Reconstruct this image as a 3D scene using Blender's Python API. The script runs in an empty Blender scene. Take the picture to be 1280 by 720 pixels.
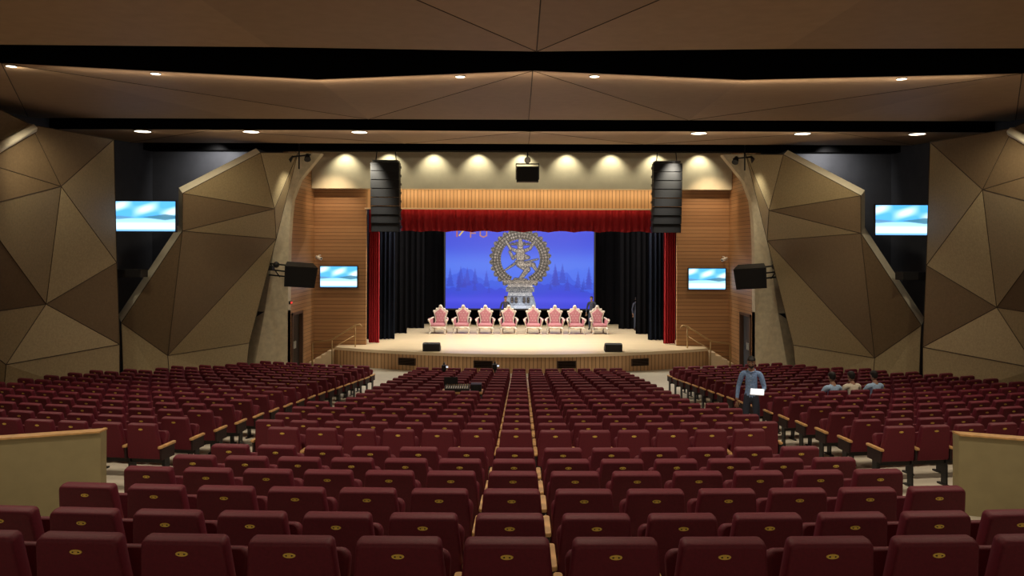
import bpy, math, random
import numpy as np
from mathutils import Matrix, Vector
random.seed(7)
scene = bpy.context.scene
try:
    scene.view_settings.view_transform = 'Standard'
    scene.view_settings.look = 'None'
except Exception:
    pass

# ------------------------------------------------------------------ materials
def principled(name, color, rough=0.7, metal=0.0, emis=None, estr=0.0, noise=0.0, nscale=8.0, bump=0.0, spec=None, sheen=0.0):
    m = bpy.data.materials.new(name); m.use_nodes = True
    nt = m.node_tree; b = nt.nodes['Principled BSDF']
    b.inputs['Base Color'].default_value = (*color, 1)
    b.inputs['Roughness'].default_value = rough
    b.inputs['Metallic'].default_value = metal
    if spec is not None: b.inputs['Specular IOR Level'].default_value = spec
    if sheen:
        b.inputs['Sheen Weight'].default_value = sheen
        b.inputs['Sheen Tint'].default_value = (*color, 1)
    if emis:
        b.inputs['Emission Color'].default_value = (*emis, 1)
        b.inputs['Emission Strength'].default_value = estr
    if noise > 0 or bump > 0:
        tc = nt.nodes.new('ShaderNodeTexCoord')
        n = nt.nodes.new('ShaderNodeTexNoise'); n.inputs['Scale'].default_value = nscale
        n.inputs['Detail'].default_value = 4
        nt.links.new(tc.outputs['Object'], n.inputs['Vector'])
        if noise > 0:
            r = nt.nodes.new('ShaderNodeMapRange')
            r.inputs['From Min'].default_value = 0.3; r.inputs['From Max'].default_value = 0.7
            r.inputs['To Min'].default_value = 1-noise; r.inputs['To Max'].default_value = 1+noise
            nt.links.new(n.outputs['Fac'], r.inputs['Value'])
            mx = nt.nodes.new('ShaderNodeVectorMath'); mx.operation = 'SCALE'
            mx.inputs[0].default_value = color
            nt.links.new(r.outputs['Result'], mx.inputs['Scale'])
            nt.links.new(mx.outputs['Vector'], b.inputs['Base Color'])
        if bump > 0:
            bp = nt.nodes.new('ShaderNodeBump'); bp.inputs['Strength'].default_value = bump
            bp.inputs['Distance'].default_value = 0.01
            nt.links.new(n.outputs['Fac'], bp.inputs['Height'])
            nt.links.new(bp.outputs['Normal'], b.inputs['Normal'])
    return m

def slat_wood(name, c1, c2, axis='Z', period=0.14, gap=0.14, rough=0.5):
    """timber boards with dark joints, driven by position along one axis"""
    m = bpy.data.materials.new(name); m.use_nodes = True
    nt = m.node_tree; b = nt.nodes['Principled BSDF']; L = nt.links.new
    tc = nt.nodes.new('ShaderNodeTexCoord')
    sp = nt.nodes.new('ShaderNodeSeparateXYZ'); L(tc.outputs['Object'], sp.inputs[0])
    dv = nt.nodes.new('ShaderNodeMath'); dv.operation = 'DIVIDE'; dv.inputs[1].default_value = period
    L(sp.outputs[axis], dv.inputs[0])
    fr = nt.nodes.new('ShaderNodeMath'); fr.operation = 'FRACT'; L(dv.outputs[0], fr.inputs[0])
    gt = nt.nodes.new('ShaderNodeMath'); gt.operation = 'GREATER_THAN'; gt.inputs[1].default_value = gap
    L(fr.outputs[0], gt.inputs[0])
    fl = nt.nodes.new('ShaderNodeMath'); fl.operation = 'FLOOR'; L(dv.outputs[0], fl.inputs[0])
    wn = nt.nodes.new('ShaderNodeTexWhiteNoise'); wn.noise_dimensions = '1D'; L(fl.outputs[0], wn.inputs['W'])
    mp = nt.nodes.new('ShaderNodeMapping')
    mp.inputs['Scale'].default_value = (1.2, 1.2, 22) if axis == 'Z' else ((22, 1.2, 1.2) if axis == 'X' else (1.2, 22, 1.2))
    L(tc.outputs['Object'], mp.inputs['Vector'])
    n = nt.nodes.new('ShaderNodeTexNoise'); n.inputs['Scale'].default_value = 1.5; n.inputs['Detail'].default_value = 5
    L(mp.outputs[0], n.inputs['Vector'])
    ad = nt.nodes.new('ShaderNodeMath'); ad.operation = 'MULTIPLY_ADD'; ad.inputs[1].default_value = 0.5
    L(wn.outputs['Value'], ad.inputs[0]); 
    ml = nt.nodes.new('ShaderNodeMath'); ml.operation = 'MULTIPLY'; ml.inputs[1].default_value = 0.6
    L(n.outputs['Fac'], ml.inputs[0]); L(ml.outputs[0], ad.inputs[2])
    mx = nt.nodes.new('ShaderNodeMix'); mx.data_type = 'RGBA'
    mx.inputs['A'].default_value = (*c1, 1); mx.inputs['B'].default_value = (*c2, 1)
    L(ad.outputs[0], mx.inputs['Factor'])
    mg = nt.nodes.new('ShaderNodeMix'); mg.data_type = 'RGBA'
    mg.inputs['A'].default_value = (c1[0]*.45, c1[1]*.45, c1[2]*.45, 1)
    L(gt.outputs[0], mg.inputs['Factor']); L(mx.outputs['Result'], mg.inputs['B'])
    L(mg.outputs['Result'], b.inputs['Base Color'])
    b.inputs['Roughness'].default_value = rough
    return m

def attr_screen(name, strength):
    m = bpy.data.materials.new(name); m.use_nodes = True
    nt = m.node_tree; b = nt.nodes['Principled BSDF']
    a = nt.nodes.new('ShaderNodeAttribute'); a.attribute_name = 'Col'
    b.inputs['Base Color'].default_value = (0.01, 0.01, 0.01, 1)
    b.inputs['Roughness'].default_value = 0.5
    nt.links.new(a.outputs['Color'], b.inputs['Emission Color'])
    b.inputs['Emission Strength'].default_value = strength
    return m

M_seat = principled('maroon_upholstery', (0.122, 0.0055, 0.019), 0.66, noise=0.12, nscale=60, bump=0.15, spec=0.45, sheen=0.12)
M_seatdark = principled('seat_shell_dark', (0.02, 0.006, 0.008), 0.6)
M_arm = principled('armrest_wood', (0.60, 0.35, 0.14), 0.4, noise=0.2, nscale=12)
M_metal = principled('dark_metal', (0.02, 0.02, 0.022), 0.45, 0.3)
M_badge = principled('gold_badge', (0.85, 0.60, 0.12), 0.35, 0.3)
M_badge2 = principled('badge_black', (0.02, 0.015, 0.01), 0.6)
M_floor = principled('floor_beige_vinyl', (0.54, 0.50, 0.41), 0.45, noise=0.06, nscale=3)
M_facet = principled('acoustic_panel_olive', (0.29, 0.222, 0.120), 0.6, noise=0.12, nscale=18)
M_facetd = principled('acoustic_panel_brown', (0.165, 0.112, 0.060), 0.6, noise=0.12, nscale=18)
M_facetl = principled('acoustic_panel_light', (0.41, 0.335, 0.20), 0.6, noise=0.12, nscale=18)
M_edge = principled('panel_edge_cream', (0.88, 0.82, 0.65), 0.6, noise=0.04, nscale=5)
M_seam = principled('panel_seam', (0.05, 0.033, 0.018), 0.8)
M_ceil = principled('ceiling_brown_panel', (0.42, 0.28, 0.17), 0.6, noise=0.05, nscale=4)
M_ceil2 = principled('ceiling_brown_panel_b', (0.37, 0.245, 0.15), 0.6, noise=0.05, nscale=4)
M_black = principled('black_recess', (0.002, 0.002, 0.0025), 0.95, spec=0.05)
M_navy = principled('niche_dark_paint', (0.075, 0.08, 0.105), 0.8, noise=0.1, nscale=2)
M_cream = principled('cream_plaster', (0.70, 0.64, 0.48), 0.7, noise=0.04, nscale=3)
M_pier = principled('pier_cream_panel', (0.56, 0.49, 0.35), 0.7, noise=0.12, nscale=6)
M_wood = slat_wood('wall_timber_boards', (0.30, 0.155, 0.070), (0.48, 0.265, 0.128), 'Z', 0.16, 0.12)
M_woodv = slat_wood('timber_battens', (0.50, 0.29, 0.14), (0.68, 0.43, 0.23), 'X', 0.16, 0.2)
M_stage = slat_wood('stage_floor_boards', (0.74, 0.58, 0.38), (0.86, 0.70, 0.49), 'Y', 0.4, 0.03, 0.35)
M_nosing = principled('stage_nosing', (0.84, 0.68, 0.47), 0.4)
M_red = principled('red_curtain_velvet', (0.36, 0.007, 0.018), 0.8, noise=0.1, nscale=10, sheen=0.2)
M_blackcur = principled('black_drape', (0.0025, 0.0025, 0.004), 0.95, spec=0.1)
M_bluecur = principled('navy_drape', (0.005, 0.008, 0.018), 0.95, spec=0.15)
M_rail = principled('brass_rail', (0.45, 0.30, 0.14), 0.35, 0.6)
M_plastic = principled('black_plastic', (0.008, 0.008, 0.009), 0.6)
M_grille = principled('speaker_grille', (0.009, 0.009, 0.011), 0.85, noise=0.4, nscale=80)
M_white = principled('white_plastic', (0.8, 0.8, 0.78), 0.5)
M_lamp = principled('lamp_lens', (1, .9, .7), 0.4, emis=(1.0, 0.90, 0.70), estr=4.0)
M_led = principled('exit_sign_red', (0.6, .02, .02), 0.4, emis=(1.0, 0.04, 0.03), estr=1.0)
M_parapet = principled('parapet_laminate', (0.30, 0.255, 0.135), 0.6, noise=0.05, nscale=6)
M_glass = principled('door_glass', (0.10, 0.12, 0.16), 0.15)
M_door = principled('door_dark', (0.025, 0.018, 0.014), 0.5)
M_frame = principled('door_frame', (0.10, 0.05, 0.03), 0.5)
M_pink = principled('throne_pink_velvet', (0.46, 0.19, 0.23), 0.7, noise=0.12, nscale=30)
M_silver = principled('throne_silver_frame', (0.72, 0.65, 0.58), 0.35, 0.15, noise=0.2, nscale=40)
M_skin = principled('skin', (0.36, 0.20, 0.13), 0.55)
M_hair = principled('hair_black', (0.012, 0.010, 0.010), 0.6)
M_denim = principled('denim_shirt', (0.22, 0.36, 0.66), 0.8, noise=0.25, nscale=30)
M_check = principled('light_blue_shirt', (0.42, 0.62, 0.90), 0.8, noise=0.35, nscale=60)
M_creamsh = principled('cream_shirt', (0.85, 0.79, 0.64), 0.8, noise=0.1, nscale=30)
M_trouser = principled('dark_trousers', (0.03, 0.04, 0.07), 0.8)
M_shoe = principled('shoe_leather', (0.02, 0.015, 0.012), 0.4)
M_darksh = principled('dark_shirt', (0.03, 0.035, 0.06), 0.8)
M_eye = principled('eye_white', (0.8, 0.8, 0.78), 0.3)
M_lips = principled('lips', (0.22, 0.07, 0.06), 0.5)
M_paper = principled('tablet_screen', (0.8, 0.85, 0.9), 0.4, emis=(0.75, 0.85, 1.0), estr=0.9)
M_projscreen = attr_screen('stage_screen_image', 1.05)
M_tvimg = attr_screen('television_image', 1.5)

# ------------------------------------------------------------------ mesh builder
class MB:
    def __init__(s):
        s.V = []; s.F = []; s.MI = []; s.S = []; s.mats = []; s.M = Matrix.Identity(4)
    def mi(s, m):
        if m not in s.mats: s.mats.append(m)
        return s.mats.index(m)
    def v(s, p):
        s.V.append(tuple(s.M @ Vector(p))); return len(s.V)-1
    def f(s, idx, m, sm=False):
        s.F.append(tuple(idx)); s.MI.append(s.mi(m)); s.S.append(sm)
    def poly(s, pts, m): s.f([s.v(p) for p in pts], m)
    def box(s, c, size, m):
        x, y, z = c; a, b, d = size[0]/2, size[1]/2, size[2]/2
        i = [s.v((x+sx*a, y+sy*b, z+sz*d)) for sz in (-1, 1) for sy in (-1, 1) for sx in (-1, 1)]
        for q in ((0,2,3,1),(4,5,7,6),(0,1,5,4),(2,6,7,3),(0,4,6,2),(1,3,7,5)):
            s.f([i[k] for k in q], m)
    def loft(s, rings, m, cap=True, sm=True):
        R = [[s.v(p) for p in r] for r in rings]; n = len(R[0])
        for a, b in zip(R, R[1:]):
            for k in range(n):
                s.f((a[k], a[(k+1) % n], b[(k+1) % n], b[k]), m, sm)
        if cap:
            s.f(R[0][::-1], m, False); s.f(R[-1], m, False)
    def tube(s, pts, r, m, n=8, sm=True):
        pts = [Vector(p) for p in pts]
        rs = r if isinstance(r, (list, tuple)) else [r]*len(pts)
        rings = []
        for i, p in enumerate(pts):
            t = (pts[min(i+1, len(pts)-1)] - pts[max(i-1, 0)]).normalized()
            up = Vector((0, 0, 1)) if abs(t.z) < 0.9 else Vector((1, 0, 0))
            u = t.cross(up).normalized(); w = t.cross(u)
            rings.append([p + (u*math.cos(a)+w*math.sin(a))*rs[i] for a in [2*math.pi*k/n for k in range(n)]])
        s.loft(rings, m, True, sm)
    def ell(s, c, r, m, nu=14, nv=9):
        rings = []
        for j in range(nv+1):
            ph = -math.pi/2 + math.pi*j/nv; cr = max(math.cos(ph), 0.02)
            rings.append([(c[0]+r[0]*cr*math.cos(2*math.pi*k/nu), c[1]+r[1]*cr*math.sin(2*math.pi*k/nu), c[2]+r[2]*math.sin(ph)) for k in range(nu)])
        s.loft(rings, m)
    def plate(s, outline, levels, m, m2=None, sm=True):
        """outline in x,z; levels list of (y, scale)"""
        cx = sum(p[0] for p in outline)/len(outline); cz = sum(p[1] for p in outline)/len(outline)
        rings = [[(cx+(p[0]-cx)*k, y, cz+(p[1]-cz)*k) for p in outline] for y, k in levels]
        s.loft(rings, m, True, sm)
    def addmesh(s, me, m, M=None):
        M = M or Matrix.Identity(4); o = len(s.V)
        for v in me.vertices: s.v(M @ v.co)
        for p in me.polygons: s.f([o+i for i in p.vertices], m, True)
    def mesh(s, name):
        me = bpy.data.meshes.new(name); me.from_pydata(s.V, [], s.F)
        for m in s.mats: me.materials.append(m)
        me.polygons.foreach_set('material_index', s.MI)
        me.polygons.foreach_set('use_smooth', s.S)
        me.update()
        return me
    def obj(s, name, parent=None, loc=(0, 0, 0), rz=0.0, recenter=False):
        if recenter:
            V = np.array(s.V); c = (V.min(0)+V.max(0))/2; c[2] = V[:, 2].min()
            s.V = [tuple(np.array(v)-c) for v in s.V]; loc = tuple(c)
        return place(name, s.mesh(name), loc, rz, parent)

def place(name, me, loc=(0, 0, 0), rz=0.0, parent=None):
    o = bpy.data.objects.new(name, me); scene.collection.objects.link(o)
    o.location = loc; o.rotation_euler = (0, 0, rz)
    if parent: o.parent = parent
    return o
def empty(name, loc=(0, 0, 0), rz=0.0):
    return place(name, None, loc, rz)

def rrect(hw_b, hw_t, z0, z1, r, n=5):
    """rounded trapezoid outline"""
    cs = [(-hw_b+r, z0+r, 180), (hw_b-r, z0+r, 270), (hw_t-r, z1-r, 0), (-hw_t+r, z1-r, 90)]
    out = []
    for cx, cz, a0 in cs:
        for k in range(n+1):
            a = math.radians(a0 + 90*k/n); out.append((cx+r*math.cos(a), cz+r*math.sin(a)))
    return out

# ------------------------------------------------------------------ floor terraces
C = 55.0
rows_rear = [(4.15, 2.64), (5.19, 2.42), (6.22, 2.27), (7.25, 2.12), (8.28, 1.96), (9.31, 1.82)]
rows_front = [(11.4, 1.55)]+[(11.5+i, max(0.0, 2.61-0.096*(11.5+i))) for i in range(1, 17)]
bands = [(-3.0, 1.7, 3.40), (1.7, 2.7, 3.10), (2.7, 3.7, 2.86)]
e = 3.7
for i, (d, z) in enumerate(rows_rear):
    nxt = rows_rear[i+1][0]-0.45 if i+1 < len(rows_rear) else 9.98
    bands.append((e, nxt, z)); e = nxt
bands.append((e, 10.95, 1.66)); e = 10.95
for i, (d, z) in enumerate(rows_front):
    bands.append((e, d+0.55, z)); e = d+0.55
def arc(d0, X):
    R = C-d0; return C-math.sqrt(R*R-X*X)
fb = MB(); XS = [-15+30*i/48 for i in range(49)]
prev = None
for (a, b, z) in bands:
    la = [fb.v((x, arc(a, x), z)) for x in XS]; lb = [fb.v((x, arc(b, x), z)) for x in XS]
    for k in range(48): fb.f((la[k], la[k+1], lb[k+1], lb[k]), M_floor)
    if prev:
        for k in range(48): fb.f((prev[k], prev[k+1], la[k+1], la[k]), M_floor)
    prev = lb
la = [fb.v((x, arc(e, x), 0)) for x in XS]; lb = [fb.v((x, 36.0, 0)) for x in XS]
for k in range(48):
    fb.f((prev[k], prev[k+1], la[k+1], la[k]), M_floor); fb.f((la[k], la[k+1], lb[k+1], lb[k]), M_floor)
fb.obj('floor')

# ------------------------------------------------------------------ auditorium seats
SEAT_FWD = 0.12
def seat_mesh(left_arm, pan_down=False):
    mb = MB()
    mb.M = Matrix.Translation((0, -0.02, 0.42)) @ Matrix.Rotation(math.radians(11), 4, 'X')
    o = rrect(0.266, 0.222, 0.0, 0.54, 0.032)
    mb.plate(o, [(-0.055, 0.92), (-0.050, 0.965), (-0.036, 0.99), (0.0, 1.0), (0.035, 0.98), (0.05, 0.92), (0.055, 0.8)], M_seat)
    # lumbar cushion on the front side
    mb.plate(rrect(0.215, 0.19, 0.03, 0.46, 0.06), [(0.05, 1.0), (0.075, 0.95), (0.085, 0.8)], M_seat)
    # badge
    el = [(0.034*math.cos(a), 0.472+0.014*math.sin(a)) for a in [2*math.pi*k/16 for k in range(16)]]
    mb.plate(el, [(-0.0555, 1.0), (-0.0595, 0.95)], M_badge)
    el2 = [(0.022*math.cos(a), 0.472+0.0055*math.sin(a)) for a in [2*math.pi*k/12 for k in range(12)]]
    mb.plate(el2, [(-0.0595, 1.0), (-0.0605, 0.95)], M_badge2)
    mb.box((-0.0, -0.0610, 0.472), (0.020, 0.001, 0.010), M_badge)
    # seat pan
    if pan_down:
        mb.M = Matrix.Translation((0, 0.03, 0.42))@Matrix.Rotation(math.radians(-88), 4, 'X')
    else:
        mb.M = Matrix.Translation((0, 0.08, 0.38))@Matrix.Rotation(math.radians(-18), 4, 'X')
    mb.plate(rrect(0.235, 0.24, 0.0, 0.42, 0.06), [(-0.06, 0.9), (-0.05, 0.98), (0.0, 1.0), (0.03, 0.96)], M_seat)
    mb.plate(rrect(0.225, 0.225, 0.02, 0.39, 0.05), [(0.03, 1.0), (0.05, 0.95)], M_seatdark)
    mb.M = Matrix.Identity(4)
    mb.box((0, 0.05, 0.37), (0.52, 0.06, 0.06), M_metal)
    for sx in ((-1, 1) if left_arm else (1,)):
        x = 0.28*sx
        mb.box((x, 0.05, 0.31), (0.026, 0.12, 0.56), M_metal)
        mb.box((x, 0.07, 0.50), (0.03, 0.34, 0.18), M_seatdark)
        mb.box((x, 0.06, 0.0125), (0.05, 0.26, 0.025), M_metal)
        mb.M = Matrix.Translation((x, 0.06, 0.59))
        rings = []
        for zz, k in ((0, 0.9), (0.006, 1), (0.026, 1), (0.034, 0.88)):
            oo = rrect(0.029, 0.027, -0.21, 0.21, 0.02, 3)
            rings.append([(p[0]*k, p[1]*(k*.3+.7), zz) for p in oo])
        mb.loft(rings, M_arm)
        mb.M = Matrix.Identity(4)
    me = mb.mesh('auditorium_seat'); me.transform(Matrix.Translation((0, SEAT_FWD, 0)))
    return me
SM = seat_mesh(False); SMb = seat_mesh(True); SMd = seat_mesh(True, True)
CX = -0.07; P = 0.56
def put_seat(d0, z, s, me):
    R = C-d0; th = s/R
    # facing direction points at the centre of curvature
    return place('auditorium_seat', me, (R*math.sin(th), C-R*math.cos(th), z), th)
def seat_xy(d0, s):
    R = C-d0; th = s/R; return R*math.sin(th), C-R*math.cos(th), th
CONSOLE = (19.5, (-3, -2))
SIT_ROW = 17.5; SIT_J = (3, 4, 5)
for d0, z in rows_rear:
    for k in range(-6, 7): put_seat(d0, z, CX+k*P, SMb if k == -6 else SM)
for d0, z in rows_front:
    K = 7 if 12 < d0 < 16 else 6
    for k in range(-K, K+1):
        if d0 == CONSOLE[0] and k in CONSOLE[1]: continue
        put_seat(d0, z, CX+k*P, SMb if (k == -K or (d0 == CONSOLE[0] and k == -1)) else SM)
    for sg in (-1, 1):
        j = 0
        while True:
            s = sg*(5.58+j*P)
            x, y, th = seat_xy(d0, s)
            lim = 12.1 if y < 23 else 12.1-(y-23)*0.40
            if abs(x) > lim: break
            last = abs(seat_xy(d0, sg*(5.58+(j+1)*P))[0]) > lim
            both = (sg == 1 and j == 0) or (sg == -1 and last)
            me = SMb if both else SM
            if sg == 1 and d0 == SIT_ROW and j in SIT_J: me = SMd
            put_seat(d0, z, s, me)
            j += 1

# ------------------------------------------------------------------ faceted walls
def faceted(name, V, faces, seam_r=0.013, extra=None):
    mb = MB(); ed = set()
    for f, m in faces:
        mb.poly([V[i] for i in f], m)
        for a, b in zip(f, f[1:]+f[:1]): ed.add((min(a, b), max(a, b)))
    for a, b in ed: mb.tube([V[a], V[b]], seam_r, M_seam, 4, False)
    if extra: extra(mb)
    return mb.obj(name)
def thick_edge(mb, pts, off, m):
    for a, b in zip(pts, pts[1:]):
        mb.poly([a, b, Vector(b)+Vector(off), Vector(a)+Vector(off)], m)

for sg, side in ((-1, 'left'), (1, 'right')):
    def W(x, y, z): return (x*-sg, y, z)   # tables below are written for the left side
    # outer faceted bank
    V = [W(-12.89, 21, 8.29), W(-12.5, 24.5, 8.38), W(-12.67, 22, 6.75), W(-12.96, 19, 6.01), W(-13.25, 22.3, 3.49),
         W(-12.45, 24.6, 4.61), W(-12.45, 24.8, 2.07), W(-13.52, 21, 1.99), W(-13.88, 19.3, 3.35), W(-12.55, 25, 0.2),
         W(-14.0, 21.5, 0.2), W(-14.3, 19, 0.2), W(-13.15, 19, 7.19), W(-13.2, 18.6, 8.8), W(-14.0, 14, 6.5),
         W(-13.4, 12, 8.7), W(-13.8, 13, 3.0), W(-14.4, 12, 0.5), W(-13.9, 6, 5.5), W(-14.4, 5, 8.5), W(-14.5, 5, 1.5)]
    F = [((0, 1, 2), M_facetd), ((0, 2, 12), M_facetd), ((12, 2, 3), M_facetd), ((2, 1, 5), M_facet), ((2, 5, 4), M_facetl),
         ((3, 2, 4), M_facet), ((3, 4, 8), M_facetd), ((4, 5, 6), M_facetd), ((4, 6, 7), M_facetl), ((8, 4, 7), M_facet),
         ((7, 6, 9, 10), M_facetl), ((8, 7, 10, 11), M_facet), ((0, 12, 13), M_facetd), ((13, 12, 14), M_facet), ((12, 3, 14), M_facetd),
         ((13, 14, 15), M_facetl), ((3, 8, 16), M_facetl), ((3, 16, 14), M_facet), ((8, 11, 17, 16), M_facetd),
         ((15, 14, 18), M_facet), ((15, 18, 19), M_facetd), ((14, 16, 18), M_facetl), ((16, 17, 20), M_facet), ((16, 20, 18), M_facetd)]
    def ex(mb):
        thick_edge(mb, [V[1], V[5], V[6], V[9]], W(-0.6, 0.5, 0), M_facetd)
        mb.tube([W(-12.80, 20.95, 8.20), W(-12.98, 18.95, 7.10), W(-13.1, 17.0, 6.1)], 0.12, M_edge, 6)
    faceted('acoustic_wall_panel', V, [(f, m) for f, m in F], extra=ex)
    # inner faceted bank
    V2 = [W(-11.02, 26, 6.84), W(-9.48, 29, 8.52), W(-8.68, 31, 8.76), W(-9.36, 30.5, 5.41), W(-11.11, 26.2, 5.62),
          W(-13.0, 26, 2.63), W(-11.93, 27, 1.43), W(-9.21, 29.8, 6.53), W(-10.2, 30, 1.5), W(-13.0, 26.2, 0.0), W(-11.95, 27.3, 0.0), W(-10.45, 30.3, 0.0)]
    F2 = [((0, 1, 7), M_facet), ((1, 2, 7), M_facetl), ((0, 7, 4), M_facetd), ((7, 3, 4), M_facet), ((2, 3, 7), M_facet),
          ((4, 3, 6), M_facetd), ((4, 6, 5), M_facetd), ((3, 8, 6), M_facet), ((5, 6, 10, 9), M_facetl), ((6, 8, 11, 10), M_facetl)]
    def ex2(mb):
        off = Vector(W(-.26, .3, .20))
        thick_edge(mb, [V2[5], V2[4], V2[0], V2[1]], off, M_edge)
        thick_edge(mb, [Vector(V2[k])+off for k in (5, 4, 0, 1)], W(0, 1.2, 0), M_navy)
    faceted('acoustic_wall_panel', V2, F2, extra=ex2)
    # cream portal pier, curving out to the ceiling
    mb = MB()
    so = [(-8.68, 8.76), (-9.05, 7.7), (-9.36, 6.65), (-9.55, 5.5), (-9.67, 4.48), (-9.95, 2.6), (-10.4, 0.0)]
    ti = [(-7.9, 8.80), (-8.75, 7.75), (-9.03, 7.0), (-9.12, 6.2), (-9.17, 5.2), (-9.2, 2.6), (-9.2, 0.0)]
    for (a, b), (c, d) in zip(zip(so, so[1:]), zip(ti, ti[1:])):
        mb.poly([W(a[0], 31.0, a[1]), W(b[0], 31.0, b[1]), W(d[0], 31.5, d[1]), W(c[0], 31.5, c[1])], M_pier)
        mb.poly([W(c[0], 31.5, c[1]), W(d[0], 31.5, d[1]), W(d[0], 31.9, d[1]), W(c[0], 31.9, c[1])], M_pier)
        mb.poly([W(a[0], 31.0, a[1]), W(b[0], 31.0, b[1]), W(b[0]-1.3, 31.3, b[1]), W(a[0]-1.0, 31.3, a[1]-.6)], M_pier)
    mb.obj('portal_pier')
    # side timber wall with door opening + hall side wall
    mb = MB()
    X = -9.2
    yd0, yd1, zd = 32.0, 33.6, 2.45
    mb.box(W(X-0.1, (31.5+yd0)/2, 4.8), (0.2, yd0-31.5, 9.6), M_wood)
    mb.box(W(X-0.1, (yd1+35.5)/2, 4.8), (0.2, 35.5-yd1, 9.6), M_wood)
    mb.box(W(X-0.1, (yd0+yd1)/2, (9.6+zd)/2), (0.2, yd1-yd0, 9.6-zd), M_wood)
    mb.box(W(-12.1, 31.7, 4.8), (5.6, 0.15, 9.6), M_navy)
    mb.box(W(-14.7, 14.3, 4.9), (0.2, 34.8, 10.2), M_navy)
    mb.obj('wall_'+side)
    # door
    mb = MB()
    gl = M_door if side == 'left' else M_glass
    for yy in (yd0+0.05, yd1-0.05): mb.box(W(X-0.08, yy, zd/2), (0.26, 0.1, zd), M_frame)
    mb.box(W(X-0.08, (yd0+yd1)/2, zd-0.05), (0.26, yd1-yd0, 0.1), M_frame)
    for k in (0, 1):
        yc = yd0+0.1+(0.35+0.7*k); mb.box(W(X-0.13, yc, 1.175), (0.05, 0.68, 2.3), gl)
        mb.box(W(X-0.08, yc+(0.25 if k == 0 else -0.25), 1.1), (0.04, 0.03, 0.3), M_white)
    mb.obj('door_1' if side == 'left' else 'door_2')
    if side == 'left':
        mb = MB(); mb.box(W(X+0.04, 31.75, 2.9), (0.06, 0.26, 0.12), M_plastic); mb.box(W(X+0.075, 31.75, 2.9), (0.01, 0.2, 0.07), M_led); mb.obj('exit_sign', recenter=True)

# ------------------------------------------------------------------ front wall / proscenium
mb = MB()
for sg in (-1, 1):
    mb.box((sg*8.1, 35.6, 4.8), (2.4, 0.2, 9.6), M_wood)
mb.box((0, 35.6, 7.25), (13.8, 0.2, 0.9), M_woodv)
mb.box((0, 35.52, 6.83), (13.9, 0.3, 0.06), M_nosing)
mb.obj('wall_front')
mb = MB()
mb.box((0, 35.2, 8.6), (18.36, 0.5, 1.84), M_cream)
mb.obj('proscenium_bulkhead')
# stage house
mb = MB()
mb.box((0, 46.0, 4.8), (22, 0.2, 9.6), M_blackcur); mb.obj('wall_back')
for sg, n in ((-1, 'stage_left'), (1, 'stage_right')):
    mb = MB(); mb.box((sg*10.5, 40.8, 4.8), (0.2, 10.4, 9.6), M_black); mb.obj('wall_'+n)
# stage deck with curved apron
N = 32; outline = []
for i in range(N+1):
    x = -8.1+16.2*i/N; y = 32.5+2.25*(abs(x)/8.1)**2
    outline.append((x, y))
mb = MB()
top = [(x, y, 0.78) for x, y in outline]
mb.poly(top+[(8.1, 35.5, 0.78), (-8.1, 35.5, 0.78)], M_stage)
mb.poly([(-10.3, 35.5, 0.78), (10.3, 35.5, 0.78), (10.3, 45.9, 0.78), (-10.3, 45.9, 0.78)], M_stage)
for (a, b) in zip(outline, outline[1:]):
    mb.poly([(a[0], a[1], 0), (b[0], b[1], 0), (b[0], b[1], 0.68), (a[0], a[1], 0.68)], M_woodv)
    mb.poly([(a[0], a[1]-.04, 0.66), (b[0], b[1]-.04, 0.66), (b[0], b[1]-.04, 0.78), (a[0], a[1]-.04, 0.78)], M_nosing)
    mb.poly([(a[0], a[1]-.04, 0.78), (b[0], b[1]-.04, 0.78), (b[0], b[1]+.1, 0.784), (a[0], a[1]+.1, 0.784)], M_nosing)
    mb.poly([(a[0], a[1]-.04, 0.66), (b[0], b[1]-.04, 0.66), (b[0], b[1], 0.66), (a[0], a[1], 0.66)], M_nosing)
for sg in (-1, 1):
    mb.poly([(sg*8.1, 34.7, 0), (sg*8.1, 35.5, 0), (sg*8.1, 35.5, .78), (sg*8.1, 34.7, .78)], M_wood)
for x in (-4.75, -1.55, 1.85, 4.95):
    y = 32.5+2.25*(abs(x)/8.1)**2; sl = 2*2.25*x/8.1**2
    mb.M = Matrix.Translation((x, y-0.02, 0.36))@Matrix.Rotation(math.atan(sl), 4, 'Z')
    mb.box((0, 0, 0), (0.80, 0.05, 0.30), M_frame)
    for k in range(6): mb.box((0, -0.03, -0.115+0.046*k), (0.72, 0.03, 0.022), M_black)
    mb.M = Matrix.Identity(4)
mb.obj('stage_platform')
# steps and rails at both ends of the stage
for sg in (-1, 1):
    mb = MB()
    for k in range(4):
        h = 0.78*(k+1)/5; x0 = 9.15-0.26*k
        mb.box((sg*(x0-0.13), 34.95, h/2), (0.26, 0.95, h), M_nosing)
    mb.obj('stage_steps')
    mb = MB()
    p = [(sg*9.0, 34.45, 0.0), (sg*9.0, 34.45, 0.98), (sg*8.9, 34.45, 1.02), (sg*8.2, 34.45, 1.1), (sg*7.2, 34.7, 1.72), (sg*7.0, 34.7, 1.76), (sg*6.9, 34.7, 1.66)]
    mb.tube(p, 0.035, M_rail, 8)
    mb.tube([(sg*8.95, 34.45, 0.62), (sg*8.2, 34.45, 0.72), (sg*7.2, 34.7, 1.3)], 0.022, M_rail, 6)
    mb.tube([(sg*8.15, 34.45, 0.0), (sg*8.15, 34.45, 1.1)], 0.025, M_rail, 8)
    mb.tube([(sg*7.2, 34.7, 0.78), (sg*7.2, 34.7, 1.72)], 0.025, M_rail, 8)
    mb.obj('stair_handrail')

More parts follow.
